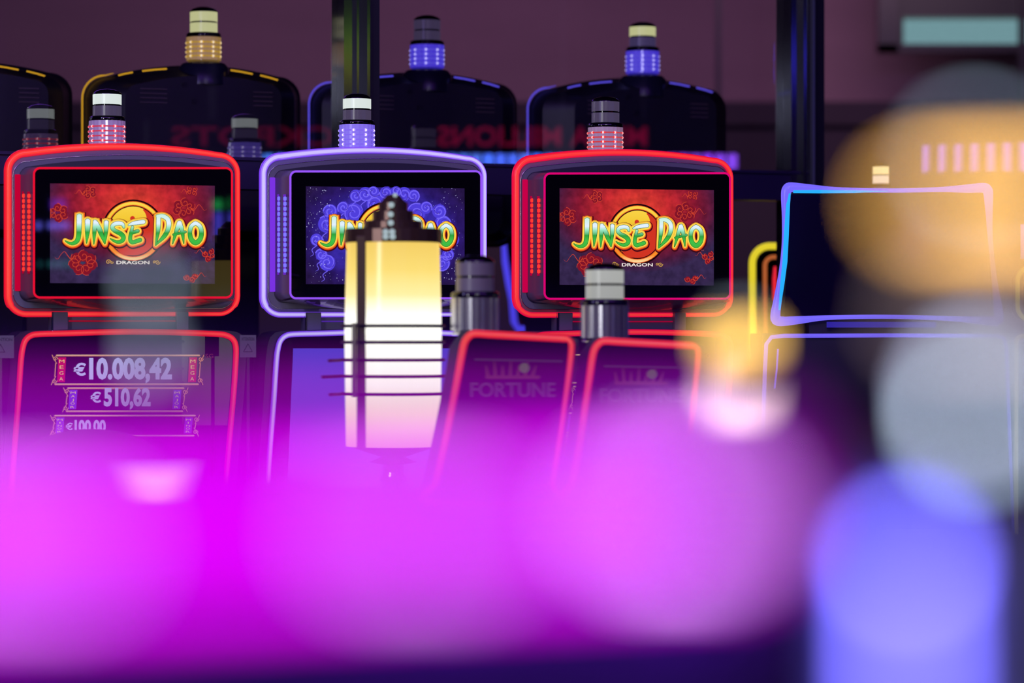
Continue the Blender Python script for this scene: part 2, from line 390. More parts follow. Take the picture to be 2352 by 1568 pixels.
    if not violet:
        g = MB(); word(g, 'DRAGON', 1178, 1125, 44, mp, .0045, 0, 435, .02, 'c')
        for sx in (-1, 1):
            stroke(g, spiral(1178+sx*325, 1098, 34, 1.3, 0, 8, sx, 14), mp, .0045, 0, 1); stroke(g, spiral(1178+sx*280, 1100, 22, 1.2, 0, 7, -sx, 12), mp, .0045, 0, 1)
        obj('subtitle_lettering', g, [E((244, 236, 226), 1.0), E((214, 168, 70), 1.0)], parent)
    g = MB(); word(g, 'TM', 2070, 918, 16, mp, .0045, 0, 44); obj('trademark_lettering', g, E((180, 90, 90) if not violet else (190, 180, 230), 1.0), parent)
    return pic

# ------------------------------------------------------------------ front row machines (design traced on the left one)
FR1 = Fr(281, 9.82, 17)
SCR_P = .118
TUBE = rr(18, 545, 354, 721, 42, 17, 0)
def front_machine(fr, tubecol, core, line, inner_c, label, violet, tow, side_dim, kind='red'):
    m = thing('slot_machine', fr.o, fr.yaw, label, 'slot machine', 'slot machines in the sharp middle row')
    L = FR1.loc
    # outer luminous tube
    pts = []; rad = []
    for x, y in TUBE:
        dy = 9*(x-281)/265.0 * max(0, min(1, (600-y)/200.0))     # the roof line falls slightly to the right
        pts.append(L(x, y+dy*.35, 0)); f = (x-18)/527.0
        rad.append(.0122 - .0030*f - (.003 if y > 700 else 0))
    mb = MB(); mb.tube(pts, rad, True, 12); tb = obj('light_frame', mb, E(tubecol, 1.0, True), m)
    mb = MB(); glow_core(mb, pts, rad)
    o = obj('light_core', mb, [E(mixc(tubecol, core, .5), 1.0, True), E(core, 1.0, True)], tb)
    # shallow shell behind the tube
    back = [L(x, y, -.02) for x, y in TUBE]
    shell = MB(); shell.loft([[tuple(p + Vector((0, .012, 0))) for p in pts], [tuple(p) for p in back], [tuple(Vector((p.x*.9, .16, 1.68+(p.z-1.68)*.9))) for p in back]], 0, False, True)
    obj('housing', shell, BLACK, m)
    # bezel: face from tube to inner lip, then a sloped throat forward to the screen box
    lipx = rr(30, 538, 370, 708, 34, 14, 0); thr = rr(44, 524, 382, 694, 24, 16, 6)
    bz = MB(); bz.loft([[tuple(L(x, y, .0)) for x, y in rr(22, 541, 358, 717, 40, 17, 0)], [tuple(L(x, y, .012)) for x, y in lipx], [tuple(L(x, y, .010)) for x, y in thr]], 0, sm=False)
    bz.add([tuple(L(x, y, .0095)) for x, y in thr], [tuple(range(len(thr)))], 1)
    obj('bezel', bz, [GREYM, DARK], m)
    trim = MB(); trim.tube([L(x, y, .013) for x, y in lipx], .0011, True, 6); obj('bezel_trim', trim, CHROME, m)
    # protruding screen box
    r0 = [tuple(L(x, y, SCR_P)) for x, y in rr(76, 535, 384, 685, 16)]
    z0 = [tuple(L(x, y, .009)) for x, y in rr(46, 512, 384, 690, 20)]
    mid = [tuple((Vector(p)*.5+Vector(q)*.5)) for p, q in zip(z0, r0)]
    bx = MB(); bx.loft([[(a*1.0, y, b) for a, y, b in z0], mid, [(a, -SCR_P+.006, b) for a, y, b in r0]], 0)
    bx.loft([[(a, -SCR_P+.006, b) for a, y, b in r0], r0], 0); bx.add(r0, [tuple(range(len(r0)))], 1)
    obj('screen_box', bx, [P((88, 70, 100), .3), GLASSY], m)
    # curved apron under the box and brow over it
    ap = MB()
    top = [L(80+ (532-80)*i/20, 686, SCR_P) for i in range(21)]
    bot = [L(60+ (540-60)*i/20, 690+ 22*math.sin(PI*i/20), .03) for i in range(21)]
    ap.loft([[tuple(p) for p in top], [tuple(p) for p in bot]], 0, closed=False); obj('apron', ap, P((70, 40, 60), .25, 0, 0, .5), m)
    # thin line of light round the glass
    mb = MB(); mb.tube([L(x, y, SCR_P+.001) for x, y in rr(78, 533, 386, 683, 14)], .0032, True, 8); obj('inner_light_line', mb, E(line, 1.0), m)
    # diode strips on the left flank
    for q_, (dp) in enumerate((.035, .088)):
        mb = MB(); xs_ = (54, 66)[q_]; dp = (.040, .088)[q_]; ed = L(xs_, 530, dp).x
        N = 15
        for i in range(N):
            z = L(76, 450 + (618-450)*i/(N-1), dp).z
            rr_ = .0052
            mb.lathe([(.0001, z-.007), (rr_, z-.004), (rr_, z+.004), (.0001, z+.007)], (ed, -dp-.004), 14)
        o = obj('diode_strip', mb, E(inner_c, 1.0), m)
        mb2 = MB(); mb2.box(ed-.004, ed+.004, -dp-.002, -dp+.004, L(76, 628, dp).z, L(76, 440, dp).z); obj('strip_channel', mb2, E(side_dim, .7), o)
    fl = MB(); a_ = L(34, 400, .013); b_ = L(47, 668, .013); fl.box(a_.x, b_.x, -.015, -.008, b_.z, a_.z, 0, .002); obj('painted_flank_glow', fl, E(side_dim, 1.0), m)  # frame light falling on the recess wall, painted as a glowing strip
    # display
    scr = MB(); a = L(104, 402, SCR_P); b = L(507, 668, SCR_P)
    scr.box(a.x, b.x, -(SCR_P+.0006), -(SCR_P-.004), b.z, a.z); su = obj('upper_screen', scr, GLASSY, m)
    screen_art(fr, su, violet)
    # mount
    mb = MB()
    for xa, xb in ((119, 155), (405, 432)):
        a = L(xa, 716, .02); b = L(xb, 768, .02); mb.box(a.x, b.x, -.030, .05, b.z, a.z, 0, .002)
    a = L(150, 728, .0); b = L(410, 764, .0); mb.box(a.x, b.x, -.004, .05, b.z, a.z, 0)
    mo = obj('mount_bracket', mb, P((96, 88, 118), .35), m)
    mb = MB(); a = L(119, 716, .03); b = L(122, 768, .03); mb.box(a.x, b.x, -.032, -.018, b.z, a.z); obj('bracket_edge', mb, CHROME, mo)
    mb = MB(); mb.tube([L(158, 737, .006), L(404, 737, .006)], .0022, False, 6); obj('under_light', mb, E(tuple(int(v*.75) for v in tubecol), .8), mo)
    # lower unit
    def LL(x, y, p=.05): return L(x, y, p)
    path = [(24, 1180), (32, 1050), (42, 920), (48, 830), (52, 800), (58, 782), (70, 771), (90, 767), (160, 765), (260, 762), (340, 762), (430, 764), (500, 767), (520, 770), (534, 778), (541, 792), (542, 820), (537, 900), (530, 980), (523, 1060), (514, 1180), (511, 1290), (20, 1290)]
    body = [(a-24 if a < 280 else a+24, b-8 if b < 900 else b) for a, b in path[:-2]]
    body = [(max(-8, a) if a < 280 else a, b) for a, b in body]
    cb = MB()
    fpl = [L(x, y, .03) for x, y in body]
    fpl = [Vector((p.x, p.y, p.z)) for p in fpl] + [Vector((fpl[-1].x, -.03, .9)), Vector((fpl[0].x, -.03, .9))]
    cb.loft([[tuple(p) for p in fpl], [(p.x, .16, p.z) for p in fpl]], 0, True, True)
    cb.box(-.31, .31, -.30, .16, .02, .62, 0, .02); cb.box(-.31, .31, -.02, .16, .60, .92, 0)
    obj('cabinet', cb, P((40, 22, 52), .4), m)
    dk = MB(); dk.box(-.31, .31, -.34, .0, .66, .72, 0, .012)
    dko = obj('button_deck', dk, DARK, m)
    for i in range(5):
        bt = MB(); bt.lathe([(.022, .718), (.022, .727), (.016, .730), (.0001, .730)], (-.22+i*.09, -.24), 16)
        obj('play_button', bt, E((200, 190, 220), .5), dko)
    lp = [LL(x, y) for x, y in smooth(path, 4, True)]
    mb = MB(); mb.tube(lp, .0088, True, 10); lt = obj('lower_light_frame', mb, E(tubecol, 1.0, True), m)
    mb = MB(); glow_core(mb, lp, [.0088]*len(lp)); obj('lower_light_core', mb, [E(mixc(tubecol, core, .5), 1.0, True), E(core, 1.0, True)], lt)
    ls = MB(); ring = [tuple(LL(x, y, .045)) for x, y in path]; ls.add(ring, [tuple(range(len(ring)))])
    lo = obj('lower_screen', ls, GLASSY, m)
    def lm(x, y, p): return L(x, y, .052+p)
    if kind == 'violet':
        mb = MB(); mb.add([tuple(lm(x, y, 0)) for x, y in ((88, 800), (500, 800), (492, 1125), (74, 1125))], [(0, 1, 2, 3)])
        obj('screen_picture', mb, ramp_mat('picture_blue', coord_axis(2, lm(0, 1125, 0).z, lm(0, 800, 0).z), [(0, (120, 92, 232)), (.6, (88, 78, 224)), (1, (78, 66, 212))], 1.0), lo)
    else:
        def jack(x0, y0, x1, y1, nm, num, numx, numh, tc, dx):
            g = MB()
            for yy, a_, b_ in ((y0, x0, x1), (y1, x0-3, x1-3)):
                stroke(g, [(a_+8, yy, 4), (b_-8, yy, 4)], lm, .001, 0, 0)
                stroke(g, [(a_+8, yy-1, 1.2), (b_-8, yy-1, 1.2)], lm, .0014, 0, 1)
            for sx, sh in ((x0+6, -1), (x1-6, 1)):
                stroke(g, [(sx, y0+18, 2.4), (sx-2, y1-18, 2.4)], lm, .001, 0, 0)
                stroke(g, [(a_, b_, 2.0) for a_, b_, _ in spiral(sx+sh*1, y0+8, 6, 1.2, 0, 2, sh, 10)], lm, .001, 0, 0)
                stroke(g, [(sx-sh*2, y0+18, 2), (sx+sh*6, y0+4, 2), (sx+sh*8, y0-1, 2)], lm, .001, 0, 0)
                stroke(g, [(a_, b_, 2.0) for a_, b_, _ in spiral(sx+sh*1-2, y1-8, 6, 1.2, 0, 2, -sh, 10)], lm, .001, 0, 0)
                stroke(g, [(sx-2-sh*2, y1-18, 2), (sx-2+sh*6, y1-4, 2), (sx-2+sh*8, y1+1, 2)], lm, .001, 0, 0)
            obj('jackpot_border', g, [E((206, 140, 90), 1.0), E((250, 226, 180), 1.0)], lo)
            for sx in (x0+12, x1-31):
                tb_ = MB(); tb_.add([tuple(lm(a_, b_, .0008)) for a_, b_ in ((sx, y0+4), (sx+18, y0+4), (sx+15, y1-5), (sx-3, y1-5))], [(0, 1, 2, 3)])
                obj('jackpot_plate', tb_, E(tc, 1.0), lo)
            n_ = len(nm)
            for sx in (x0+20, x1-23):
                tx = MB()
                for i, ch in enumerate(nm):
                    word(tx, ch, sx - 2*i/n_, y0 + 6 + (y1-y0-12)*(i+.82)/n_, (y1-y0)*.50/n_, lm, .0016, 0, {'I': 2.4, 'J': 5, 'M': 12}.get(ch, 9), .0, 'c')
                obj('plate_lettering', tx, E((244, 214, 110), 1.0), lo)
            tx = MB(); word(tx, '€', numx, y1-21 if numh > 30 else y1-14, numh*.58, lm, .0016, 1, numh*.62, .03)
            word(tx, num, numx+numh*.78, y1-14 if numh > 30 else y1-10, numh, lm, .0016, 1, numh*.46*len(num), .045)
            obj('jackpot_figures', tx, [E((244, 214, 110), 1.0), E((190, 196, 250), 1.0)], lo)
        jack(122, 816, 466, 882, 'MEGA', '10.008,42', 169, 46, (200, 18, 60), 0)
        jack(148, 891, 430, 944, 'MAJOR', '510,62', 208, 39, (90, 60, 226), 0)
        jack(118, 954, 456, 1000, 'MINOR', '100.00', 151, 26, (110, 60, 226), 0)
        if kind == 'mini': jack(130, 1008, 456, 1050, 'MINI', '10.00', 145, 22, (90, 60, 200), 0)
        gg = MB(); word(gg, 'SG', 472, 822, 10, lm, .0015, 0, 18); obj('maker_mark', gg, E((120, 50, 60), .8), lo)
    # signal tower on top
    zt = L(255, 335, 0).z
    tx = L(252, 330, -.03)
    ped = MB(); ped.lathe([(.060, zt-.02), (.060, zt-.006), (.056, zt-.002)], (tx.x, .075)); obj('tower_seat', ped, GLASSY, m)
    tower(m, (tx.x, .075), zt-.004, *tow)
    return m
RED = ((232, 8, 44), (255, 78, 52))
VIO = ((126, 62, 238), (224, 214, 255))
DIM = E((92, 80, 112), .55, True)
front_machine(FR1, (228, 14, 44), (255, 66, 56), (232, 16, 50), (252, 58, 50), 'slot machine with red light frame and jackpot figures, leftmost in the sharp row', False,
              ((255, 40, 60), (120, 90, 140), LIT, DIM, .7), (190, 0, 50), 'red')
FR2 = Fr(857, 10.0, 16)
front_machine(FR2, (118, 62, 236), (204, 190, 255), (150, 84, 246), (128, 120, 255), 'slot machine with violet light frame standing behind the yellow lantern', True,
              ((150, 120, 255), (112, 92, 226), LIT, DIM, .8), (120, 50, 220), 'violet')
FR3 = Fr(1430, 10.12, 15)
front_machine(FR3, (230, 6, 60), (250, 58, 54), (220, 4, 112), (252, 58, 50), 'slot machine with red light frame right of the violet one', False,
              ((255, 36, 40), (140, 110, 130), DIM, DIM, .7), (196, 0, 70), 'mini')

# warning plates standing between the cabinets
for (x0, x1, y0, y1, t, lab) in ((-30, 32, 770, 822, 'ATTENTION', 'grey warning plate at the left edge of the photo'), (551, 588, 769, 820, 'ATTENTION', 'grey warning plate between the left red and the violet machine')):
    Y = 9.62
    mb = MB(); a = px(x0, y0, Y); b = px(x1, y1, Y); mb.box(a.x, b.x, Y, Y+.004, b.z, a.z, 0)
    t_ = obj('warning_plate', mb, P((96, 82, 104), .5)); tag(t_, lab, 'label plate', 'grey warning plates between the machines')
    mb = MB()
    def wm(x, y, p, Y=Y): q = px(x, y, Y); return (q.x, Y-.001, q.z)
    word(mb, t, x0+4, y0+13, 8, wm, 0, 0, (x1-x0)-8)
    stroke(mb, [((x0+x1)/2, y0+20, 1.5), ((x0+x1)/2+10, y0+38, 1.5), ((x0+x1)/2-10, y0+38, 1.5), ((x0+x1)/2, y0+20, 1.5)], wm, 0)
    obj('plate_lettering', mb, P((30, 24, 36), .6), t_)
    st = MB(); st.box((a.x+b.x)/2-.004, (a.x+b.x)/2+.004, Y+.003, Y+.012, 0, b.z+.02); obj('plate_stand', st, BLACK, t_)

# ------------------------------------------------------------------ glass partition behind the row
GY = math.radians(25); GO = Vector((-.46, 10.62, 0)); GU = Vector((math.cos(GY), math.sin(GY), 0)); GN = Vector((math.sin(GY), -math.cos(GY), 0))
def gpt(x, off=0.0):
    """distance along the partition where the view through column x meets it"""
    d = Vector(((x-CX)/F, 1, 0)); k = (GO.dot(GN)+off)/d.dot(GN); return (d*k-GO).dot(GU), k
def gworld(s, off, z): return GO + GU*s + GN*off + Vector((0, 0, z))
def gbox(mb, s0, s1, o0, o1, z0, z1, mi=0):
    vs = [tuple(gworld(s, o, z)) for s in (s0, s1) for o in (o0, o1) for z in (z0, z1)]
    mb.add(vs, [(0, 1, 3, 2), (4, 6, 7, 5), (0, 4, 5, 1), (2, 3, 7, 6), (0, 2, 6, 4), (1, 5, 7, 3)], mi)
COLM = P((96, 92, 108), .14, .94)
s1, k1 = gpt(762, -.05); s2, _ = gpt(872, .06)
mb = MB(); wS = s2-s1
gbox(mb, s1, s1+wS*.30, -.05, .055, 0, 3.6); gbox(mb, s1+wS*.30, s1+wS*.36, -.05, .075, 0, 3.6); gbox(mb, s1+wS*.36, s1+wS*.58, -.05, .045, 0, 3.6)
gbox(mb, s1+wS*.58, s1+wS*.66, -.05, .08, 0, 3.6); gbox(mb, s1+wS*.66, s1+wS, -.05, .06, 0, 3.6, 1)
struct('trim_1', mb, [COLM, P((10, 8, 26), .5)])
s3, k3 = gpt(1783, -.05); s4, _ = gpt(1872, .06)
mb = MB(); wS = s4-s3
gbox(mb, s3, s3+wS*.38, -.05, .055, 0, 3.9); gbox(mb, s3+wS*.38, s3+wS*.50, -.05, .08, 0, 3.9); gbox(mb, s3+wS*.50, s3+wS*.74, -.05, .045, 0, 3.9)
gbox(mb, s3+wS*.74, s3+wS*.84, -.05, .085, 0, 3.9, 2); gbox(mb, s3+wS*.84, s3+wS*.93, -.05, .05, 0, 3.9); gbox(mb, s3+wS*.93, s3+wS*1.35, -.05, .07, 0, 3.9, 1)
struct('trim_2', mb, [COLM, P((16, 8, 34), .5), P((120, 124, 140), .3, .6)])
sL, _ = gpt(-200); zb = CZ+(H-374)/F*10.6
mb = MB(); kz = lambda s: 0
# the rail keeps one height
gbox(mb, sL, s4, -.05, .05, zb-.095, zb-.004); gbox(mb, sL, s4, -.055, .06, zb-.004, zb+.006)
struct('trim_3', mb, P((34, 18, 66), .4))
gm, nt, out = new_mat('partition_glass')
gl = nt.nodes.new('ShaderNodeBsdfGlossy'); gl.inputs['Roughness'].default_value = 0.0
tr = nt.nodes.new('ShaderNodeBsdfTransparent'); tr.inputs[0].default_value = (.9, .88, .95, 1)
mx = nt.nodes.new('ShaderNodeMixShader'); mx.inputs[0].default_value = .13
nt.links.new(tr.outputs[0], mx.inputs[1]); nt.links.new(gl.outputs[0], mx.inputs[2]); nt.links.new(mx.outputs[0], out.inputs[0])
for i, (a, b) in enumerate(((sL, s1), (s2, s3))):
    mb = MB(); gbox(mb, a, b, -.002, .002, zb+.006, 3.6); struct('window_%d' % (i+1), mb, gm)

# ------------------------------------------------------------------ back row: machines seen from behind through the glass
FB = Fr(436, 10.95, 22)
def back_machine(fr, linec, label, tow, zoff=0.0):
    m = thing('slot_machine', fr.o, fr.yaw, label, 'slot machine', 'slot machines seen from behind through the glass')
    L = FB.loc
    def V(x, y, p): q = L(x, y, p); return (q.x, q.y, q.z+zoff)
    o0 = rr(191, 690, 176, 560, 52, 26, 0); o1 = rr(196, 684, 180, 556, 50, 26, 0); o2 = rr(214, 676, 184, 545, 46, 26, 0); o3 = rr(288, 646, 192, 530, 34, 18, 0)
    b = MB(); b.loft([[V(x, y, -.10) for x, y in o0], [V(x, y, -.085) for x, y in o1], [V(x, y, .02) for x, y in o2], [V(x, y, .085) for x, y in o3]], 0, True, True, sm=False)
    obj('back_shell', b, P((34, 30, 44), .42), m)
    t = MB(); t.tube([V(x, y, -.105) for x, y in [(189, 562), (189, 400), (189, 260)] + rr(189, 690, 173, 562, 52, 26, 0)[:14]], [.0032]*15+[.0022, .001], False, 8); obj('light_frame', t, E(linec, 1.0), m)
    for (xa, ya, xb, yb) in ((272, 173, 305, 166), (327, 163, 383, 158), (530, 161, 580, 170), (598, 173, 638, 184)):
        d = MB(); d.tube([V(xa, ya, .075), V((xa+xb)/2, (ya+yb)/2-.6, .075), V(xb, yb, .075)], .0030, False, 6); obj('light_slot', d, E(linec, 1.0), m)
    for (xa, xb, ya) in ((322, 384, 203), (582, 626, 211)):
        v = MB()
        for i in range(4):
            p = V(xa, ya+i*10.3, .0875); q = V(xb, ya+i*10.3, .0875); v.box(p[0], q[0], -.0885, -.080, p[2]-.0022, p[2]+.0012)
        obj('vent_louvre', v, P((110, 90, 96), .3), m)
    for (x, y) in ((424, 194), (447, 232)):
        c = V(x, y, .087); d = MB(); d.tube([(c[0], -.080, c[2]), (c[0], -.088, c[2])], .010, False, 14, axis=Vector((0, 0, 1))); obj('screw_cap', d, BLACK, m)
    c = V(466, 150, .0)
    z = c[2]
    s = MB(); s.lathe([(.088, z-.07), (.086, z-.012), (.072, z+.004), (.066, z+.006)], (c[0], -.01)); obj('tower_seat', s, P((36, 34, 60), .25), m)
    tower(m, (c[0], -.01), z+.004, *tow[:5], k=1.06)
    cb = MB(); cb.box(-.24, .24, -.03, .4, 0, V(300, 556, 0)[2]+.02, 0, .02); obj('cabinet', cb, BLACK, m)
    return m
BL = ((128, 120, 255), (74, 60, 226))
back_machine(FB, (232, 176, 40), 'back of a slot machine with yellow light slots, under the yellow tower lamp', ((255, 206, 70), (176, 140, 44), LITY, LITY, .95))
back_machine(Fr(-104, 10.78, 22), (232, 176, 40), 'back of a slot machine cut off by the left edge of the photo', ((255, 206, 70), (176, 140, 44), LITY, LITY, .95), -.0)
back_machine(Fr(950, 11.18, 22), (104, 92, 244), 'back of a slot machine with blue light slots right of the black column', (BL[0], BL[1], E((78, 68, 96), .8, True), E((78, 68, 96), .8, True), 1.0), -.005)
back_machine(Fr(1446, 11.42, 22), (104, 92, 244), 'back of a slot machine with blue light slots and a thin dark rod behind', (BL[0], BL[1], LITY, E((80, 70, 110), .8, True), 1.0), -.005)

# ------------------------------------------------------------------ sign and lamp strip that the glass mirrors (they stand right of the view, facing the glass)
SD = 3.4
def mir(x, y, p=0.0):
    """point on the sign plane whose mirror image is seen at pixel (x, y)"""
    d = Vector(((x-CX)/F, 1, -(y-H)/F)); k = (GO.dot(GN)-SD)/d.dot(GN); q = d*k
    s = (q-GO).dot(GU); return GO + GU*s + GN*(SD - p) + Vector((0, 0, q.z+CZ))
def mirp(x, y, p): return tuple(mir(x, y, p))
mb = MB()
vsb = [mir(x, y, -.05) for x, y in ((340, 276), (1520, 276), (1520, 346), (340, 346))]; vsf = [mir(x, y, 0) for x, y in ((340, 276), (1520, 276), (1520, 346), (340, 346))]
mb.loft([[tuple(v) for v in vsb], [tuple(v) for v in vsf]], 0, True, True)
sg = obj('hanging_sign', mb, BLACK); tag(sg, 'hanging sign with glowing red letters, mirrored in the glass partition', 'sign')
mb = MB(); word(mb, 'MEGA MILLIONS', 1005, 334, 44, mirp, .004, 0, 480, .02, mirror=True); word(mb, 'JACKPOTS', 392, 334, 44, mirp, .004, 1, 480, .02, mirror=True)
obj('sign_lettering', mb, [EL((.55, .005, .07), 'sign_red'), EL((.26, .003, .04), 'sign_red_dim')], sg)
hang = MB()
for x in (500, 1300):
    a = mir(x, 276, -.03); hang.tube([tuple(a), (a.x, a.y, 3.95)], .006, False, 6, axis=Vector((1, 0, 0)))
obj('sign_rod', hang, STEEL, sg)
mb = MB(); cr = [(340, 350), (1710, 350), (1710, 392), (340, 392)]
mb.loft([[tuple(mir(x, y, -.05)) for x, y in cr], [tuple(mir(x, y, 0)) for x, y in cr]], 0, True, True)
ls = obj('lamp_strip', mb, BLACK); tag(ls, 'long strip of square blue and violet lamps, mirrored below the red sign', 'light strip')
for i in range(42):
    x = 520 + i*28.0
    if x > 1690: break
    c = (.45, 1.2, 6.2) if x < 1500 else (1.6, .35, 5.6)
    if 960 > x > 720: c = (.3, .4, 2.0)
    c = tuple(v*random.uniform(.75, 1.1) for v in c)
    mb = MB(); mb.add([mirp(a, b, .003) for a, b in ((x+2, 354), (x+24, 354), (x+24, 388), (x+2, 388))], [(0, 1, 2, 3)])
    obj('lamp', mb, EL(c, 'strip_lamp'), ls)
hang = MB()
for x in (500, 1500):
    a = mir(x, 352, -.09); hang.tube([tuple(a), (a.x, a.y, 3.95)], .006, False, 6, axis=Vector((1, 0, 0)))
obj('strip_rod', hang, STEEL, ls)

# ------------------------------------------------------------------ room
mb = MB(); mb.box(-8, 9, -2, 18.2, -.1, 0); struct('floor', mb, P((44, 30, 50), .5, 0, .4))
mb = MB(); mb.box(-8, 9, -2, 18.2, 4.0, 4.1); struct('ceiling', mb, P((50, 36, 52), .8))
mb = MB(); mb.box(-8, 9, 17, 17.2, 0, 4.0); struct('wall_back', mb, P((140, 108, 130), .85, 0, .3))
zd = CZ+(H-238)/F*16.9
mb = MB(); mb.box(-8, 9, 16.8, 17, 0, zd-.12); mb.box(-8, 9, 16.75, 17, zd-.12, zd); struct('trim_4', mb, P((34, 10, 44), .7))
mb = MB(); mb.box(-8.2, -8, -2, 18.2, 0, 4.0); struct('wall_left', mb, P((60, 40, 60), .8))
mb = MB(); mb.box(9, 9.2, -2, 18.2, 0, 4.0); struct('wall_right', mb, P((22, 14, 28), .8))
# window with blinds, top right
Y = 16.4
a = px(2062, -120, Y); b = px(2420, 102, Y)
mb = MB()
mb.box(a.x-.06, b.x, Y+.02, Y+.05, b.z, a.z, 1); mb.box(a.x-.10, a.x-.0, Y-.03, Y+.05, b.z-.04, a.z+.04); mb.box(a.x-.1, b.x+.1, Y-.03, Y+.05, b.z-.04, b.z)
x_ = px(2346, 0, Y).x; mb.box(x_-.02, x_+.02, Y-.04, Y+.02, b.z-.35, a.z)
wn = struct('window_3', mb, [BLACK, P((18, 20, 30), .4)])
zt_ = px(0, 40, Y).z
for i in range(9):
    z0 = b.z + .005 + (zt_-b.z)*i/9; m_ = MB(); m_.box(a.x+.03, b.x, Y-.005, Y+.012, z0, z0+(zt_-b.z)/9*.74)
    o_ = obj('blind_slat', m_, E((122, 164, 170) if i < 8 else (80, 100, 100), .9), wn)
# thin dark rod on the back wall
mb = MB(); q = px(1650, 0, 16.2); mb.box(q.x-.010, q.x+.012, 16.2, 16.25, zd-.4, 4.0); struct('trim_5', mb, BLACK)

# ------------------------------------------------------------------ yellow framed machine behind the right column
def glow_display(name_label, cat, Y, outline, rad, col, screen_ring, yaw=0, grp=None, extra=None, below=True, scr=None):
    c = sum((x for x, _ in outline))/len(outline); o_ = Vector(((c-CX)/F*Y, Y, 0))
    t = thing('slot_machine', o_, 0, name_label, cat, grp)
    def lc(x, y, p=0): q = px(x, y, Y-p); return Vector((q.x-o_.x, -p, q.z))
    pts = [lc(x, y) for x, y in outline]
    mb = MB(); mb.tube(pts, rad, True, 10); lf = obj('light_frame', mb, E(col, 1.0, True), t)
    hb = MB(); hb.loft([[tuple(p+Vector((0, .004, 0))) for p in pts], [tuple(p+Vector((0, .12, 0))) for p in pts]], 0, True, True); obj('display_housing', hb, BLACK, t)
    sm_ = MB(); ring = [tuple(lc(x, y, .002)) for x, y in screen_ring]; sm_.add(ring, [tuple(range(len(ring)))]); obj('upper_screen', sm_, scr or GLASSY, t)
    if below:
        z0 = min(p.z for p in pts); x0 = min(p.x for p in pts); x1 = max(p.x for p in pts)
        cb = MB(); cb.box(x0*.55, x1*.55, .02, .12, z0-.12, z0+.03); cb.box(x0*.96, x1*.96, .03, .5, 0, z0-.06, 0, .02); obj('cabinet', cb, BLACK, t)
    return t, lc, lf
yt, lc, _ = glow_display('yellow framed slot machine glimpsed left of the blue one, behind the column', 'slot machine', 11.9, rr(1728, 2130, 565, 860, 40), .0125, (226, 206, 44), rr(1740, 2120, 576, 850, 30))
mb = MB(); mb.tube([lc(x, y, .03) for x, y in rr(1757, 2105, 590, 840, 20)], .0075, True, 8); obj('inner_light_line', mb, E((176, 92, 48), 1.0), yt)
mb = MB(); mb.tube([lc(1782, 612, .04), lc(1779, 640, .04), lc(1779, 690, .04)], .007, False, 8); obj('side_light', mb, E((236, 40, 60), 1.0), yt)
# blue frame glimpsed between the violet and the right red machine
bt_, lc, _ = glow_display('blue framed slot machine glimpsed in the gap left of the right red machine', 'slot machine', 12.9,
    [(1158, 494), (1156, 540), (1160, 600), (1168, 650), (1176, 690), (1181, 740), (1190, 756), (1240, 759), (1400, 759), (1400, 494)], [.006, .008, .012, .012, .012, .014, .014, .012, .01, .006],
    (76, 66, 232), [(1170, 500), (1168, 600), (1188, 745), (1395, 750), (1395, 500)])

# ------------------------------------------------------------------ blue machine, right, in focus
Y = 9.95
ol = [(1787, 737), (1781, 722), (1786, 690), (1795, 620), (1801, 560), (1804, 500), (1805, 450), (1808, 434), (1818, 430), (1860, 432), (1920, 435), (2000, 437), (2080, 437), (2160, 435), (2220, 433), (2258, 431), (2268, 436), (2270, 450), (2274, 540), (2284, 640), (2294, 722), (2290, 736), (2280, 737), (2200, 732), (2100, 728), (2000, 727), (1900, 729), (1830, 735)]
rd = []
for x, y in ol:
    d = min(math.hypot(x-a, (y-b)) for a, b in ((1805, 434), (1785, 734), (2266, 434), (2290, 734)))
    rd.append((.0068 + .0085*math.exp(-(d/75)**2)))
_sm = smooth([(x, y, q) for (x, y), q in zip(ol, rd)], 4, True); ol = [(a, b) for a, b, _ in _sm]; rd = [c for _, _, c in _sm]
scrn = [(1800, 728), (1812, 560), (1816, 446), (2262, 446), (2268, 560), (2280, 728)]
bm_, lc, lf = glow_display('blue framed slot machine with a dark screen, right of the red ones', 'slot machine', Y, ol, rd, (118, 104, 250), scrn, scr=P((14, 4, 40), .1), below=False)
mb = MB(); mb.tube([lc(x, y, .012) for x, y in ((1790, 712), (1797, 650), (1803, 600), (1806, 540), (1810, 470), (1814, 444))], [.003, .0065, .0075, .0075, .006, .003], False, 8)
mb.tube([lc(x, y, .010) for x, y in ((1822, 440), (1880, 440), (1960, 440), (2040, 439))], [.004, .005, .004, .001], False, 8)
o = obj('cyan_glow_strip', mb, E((40, 176, 255), 1.0), lf); o['label'] = 'cyan stretch of the light frame'
mb = MB(); mb.tube([lc(x, y, .004) for x, y in ((1740, 1290), (1752, 1000), (1757, 850), (1760, 790), (1772, 774), (1800, 771), (2040, 770), (2290, 771), (2306, 776), (2312, 800), (2330, 1290))], .0062, True, 8)
lo_ = obj('lower_light_frame', mb, E((112, 96, 244), 1.0, True), bm_)
mb = MB(); mb.tube([lc(1787, 801, .02), lc(1784, 850, .02), lc(1779, 892, .02)], .0028, False, 8); obj('button_light', mb, E((100, 80, 240), 1.0), bm_)
cb = MB(); z0 = lc(0, 1290).z; za = lc(0, 765).z; x0 = lc(1750, 780).x; x1 = lc(2320, 780).x
cb.box(x0, x1, .006, .5, 0, za, 0, .004); cb.box(x0*.6, x1*.6, .02, .10, za-.01, lc(0, 735).z, 0); cb.box(x0, x1, -.28, .01, .02, .78, 0, .02); obj('cabinet', cb, P((30, 12, 50), .4), bm_)
mb = MB(); a = lc(1900, 739, .0); b = lc(2150, 752, .0); mb.box(a.x, b.x, -.004, .03, b.z, a.z); obj('under_light', mb, E((52, 40, 170), .8), bm_)
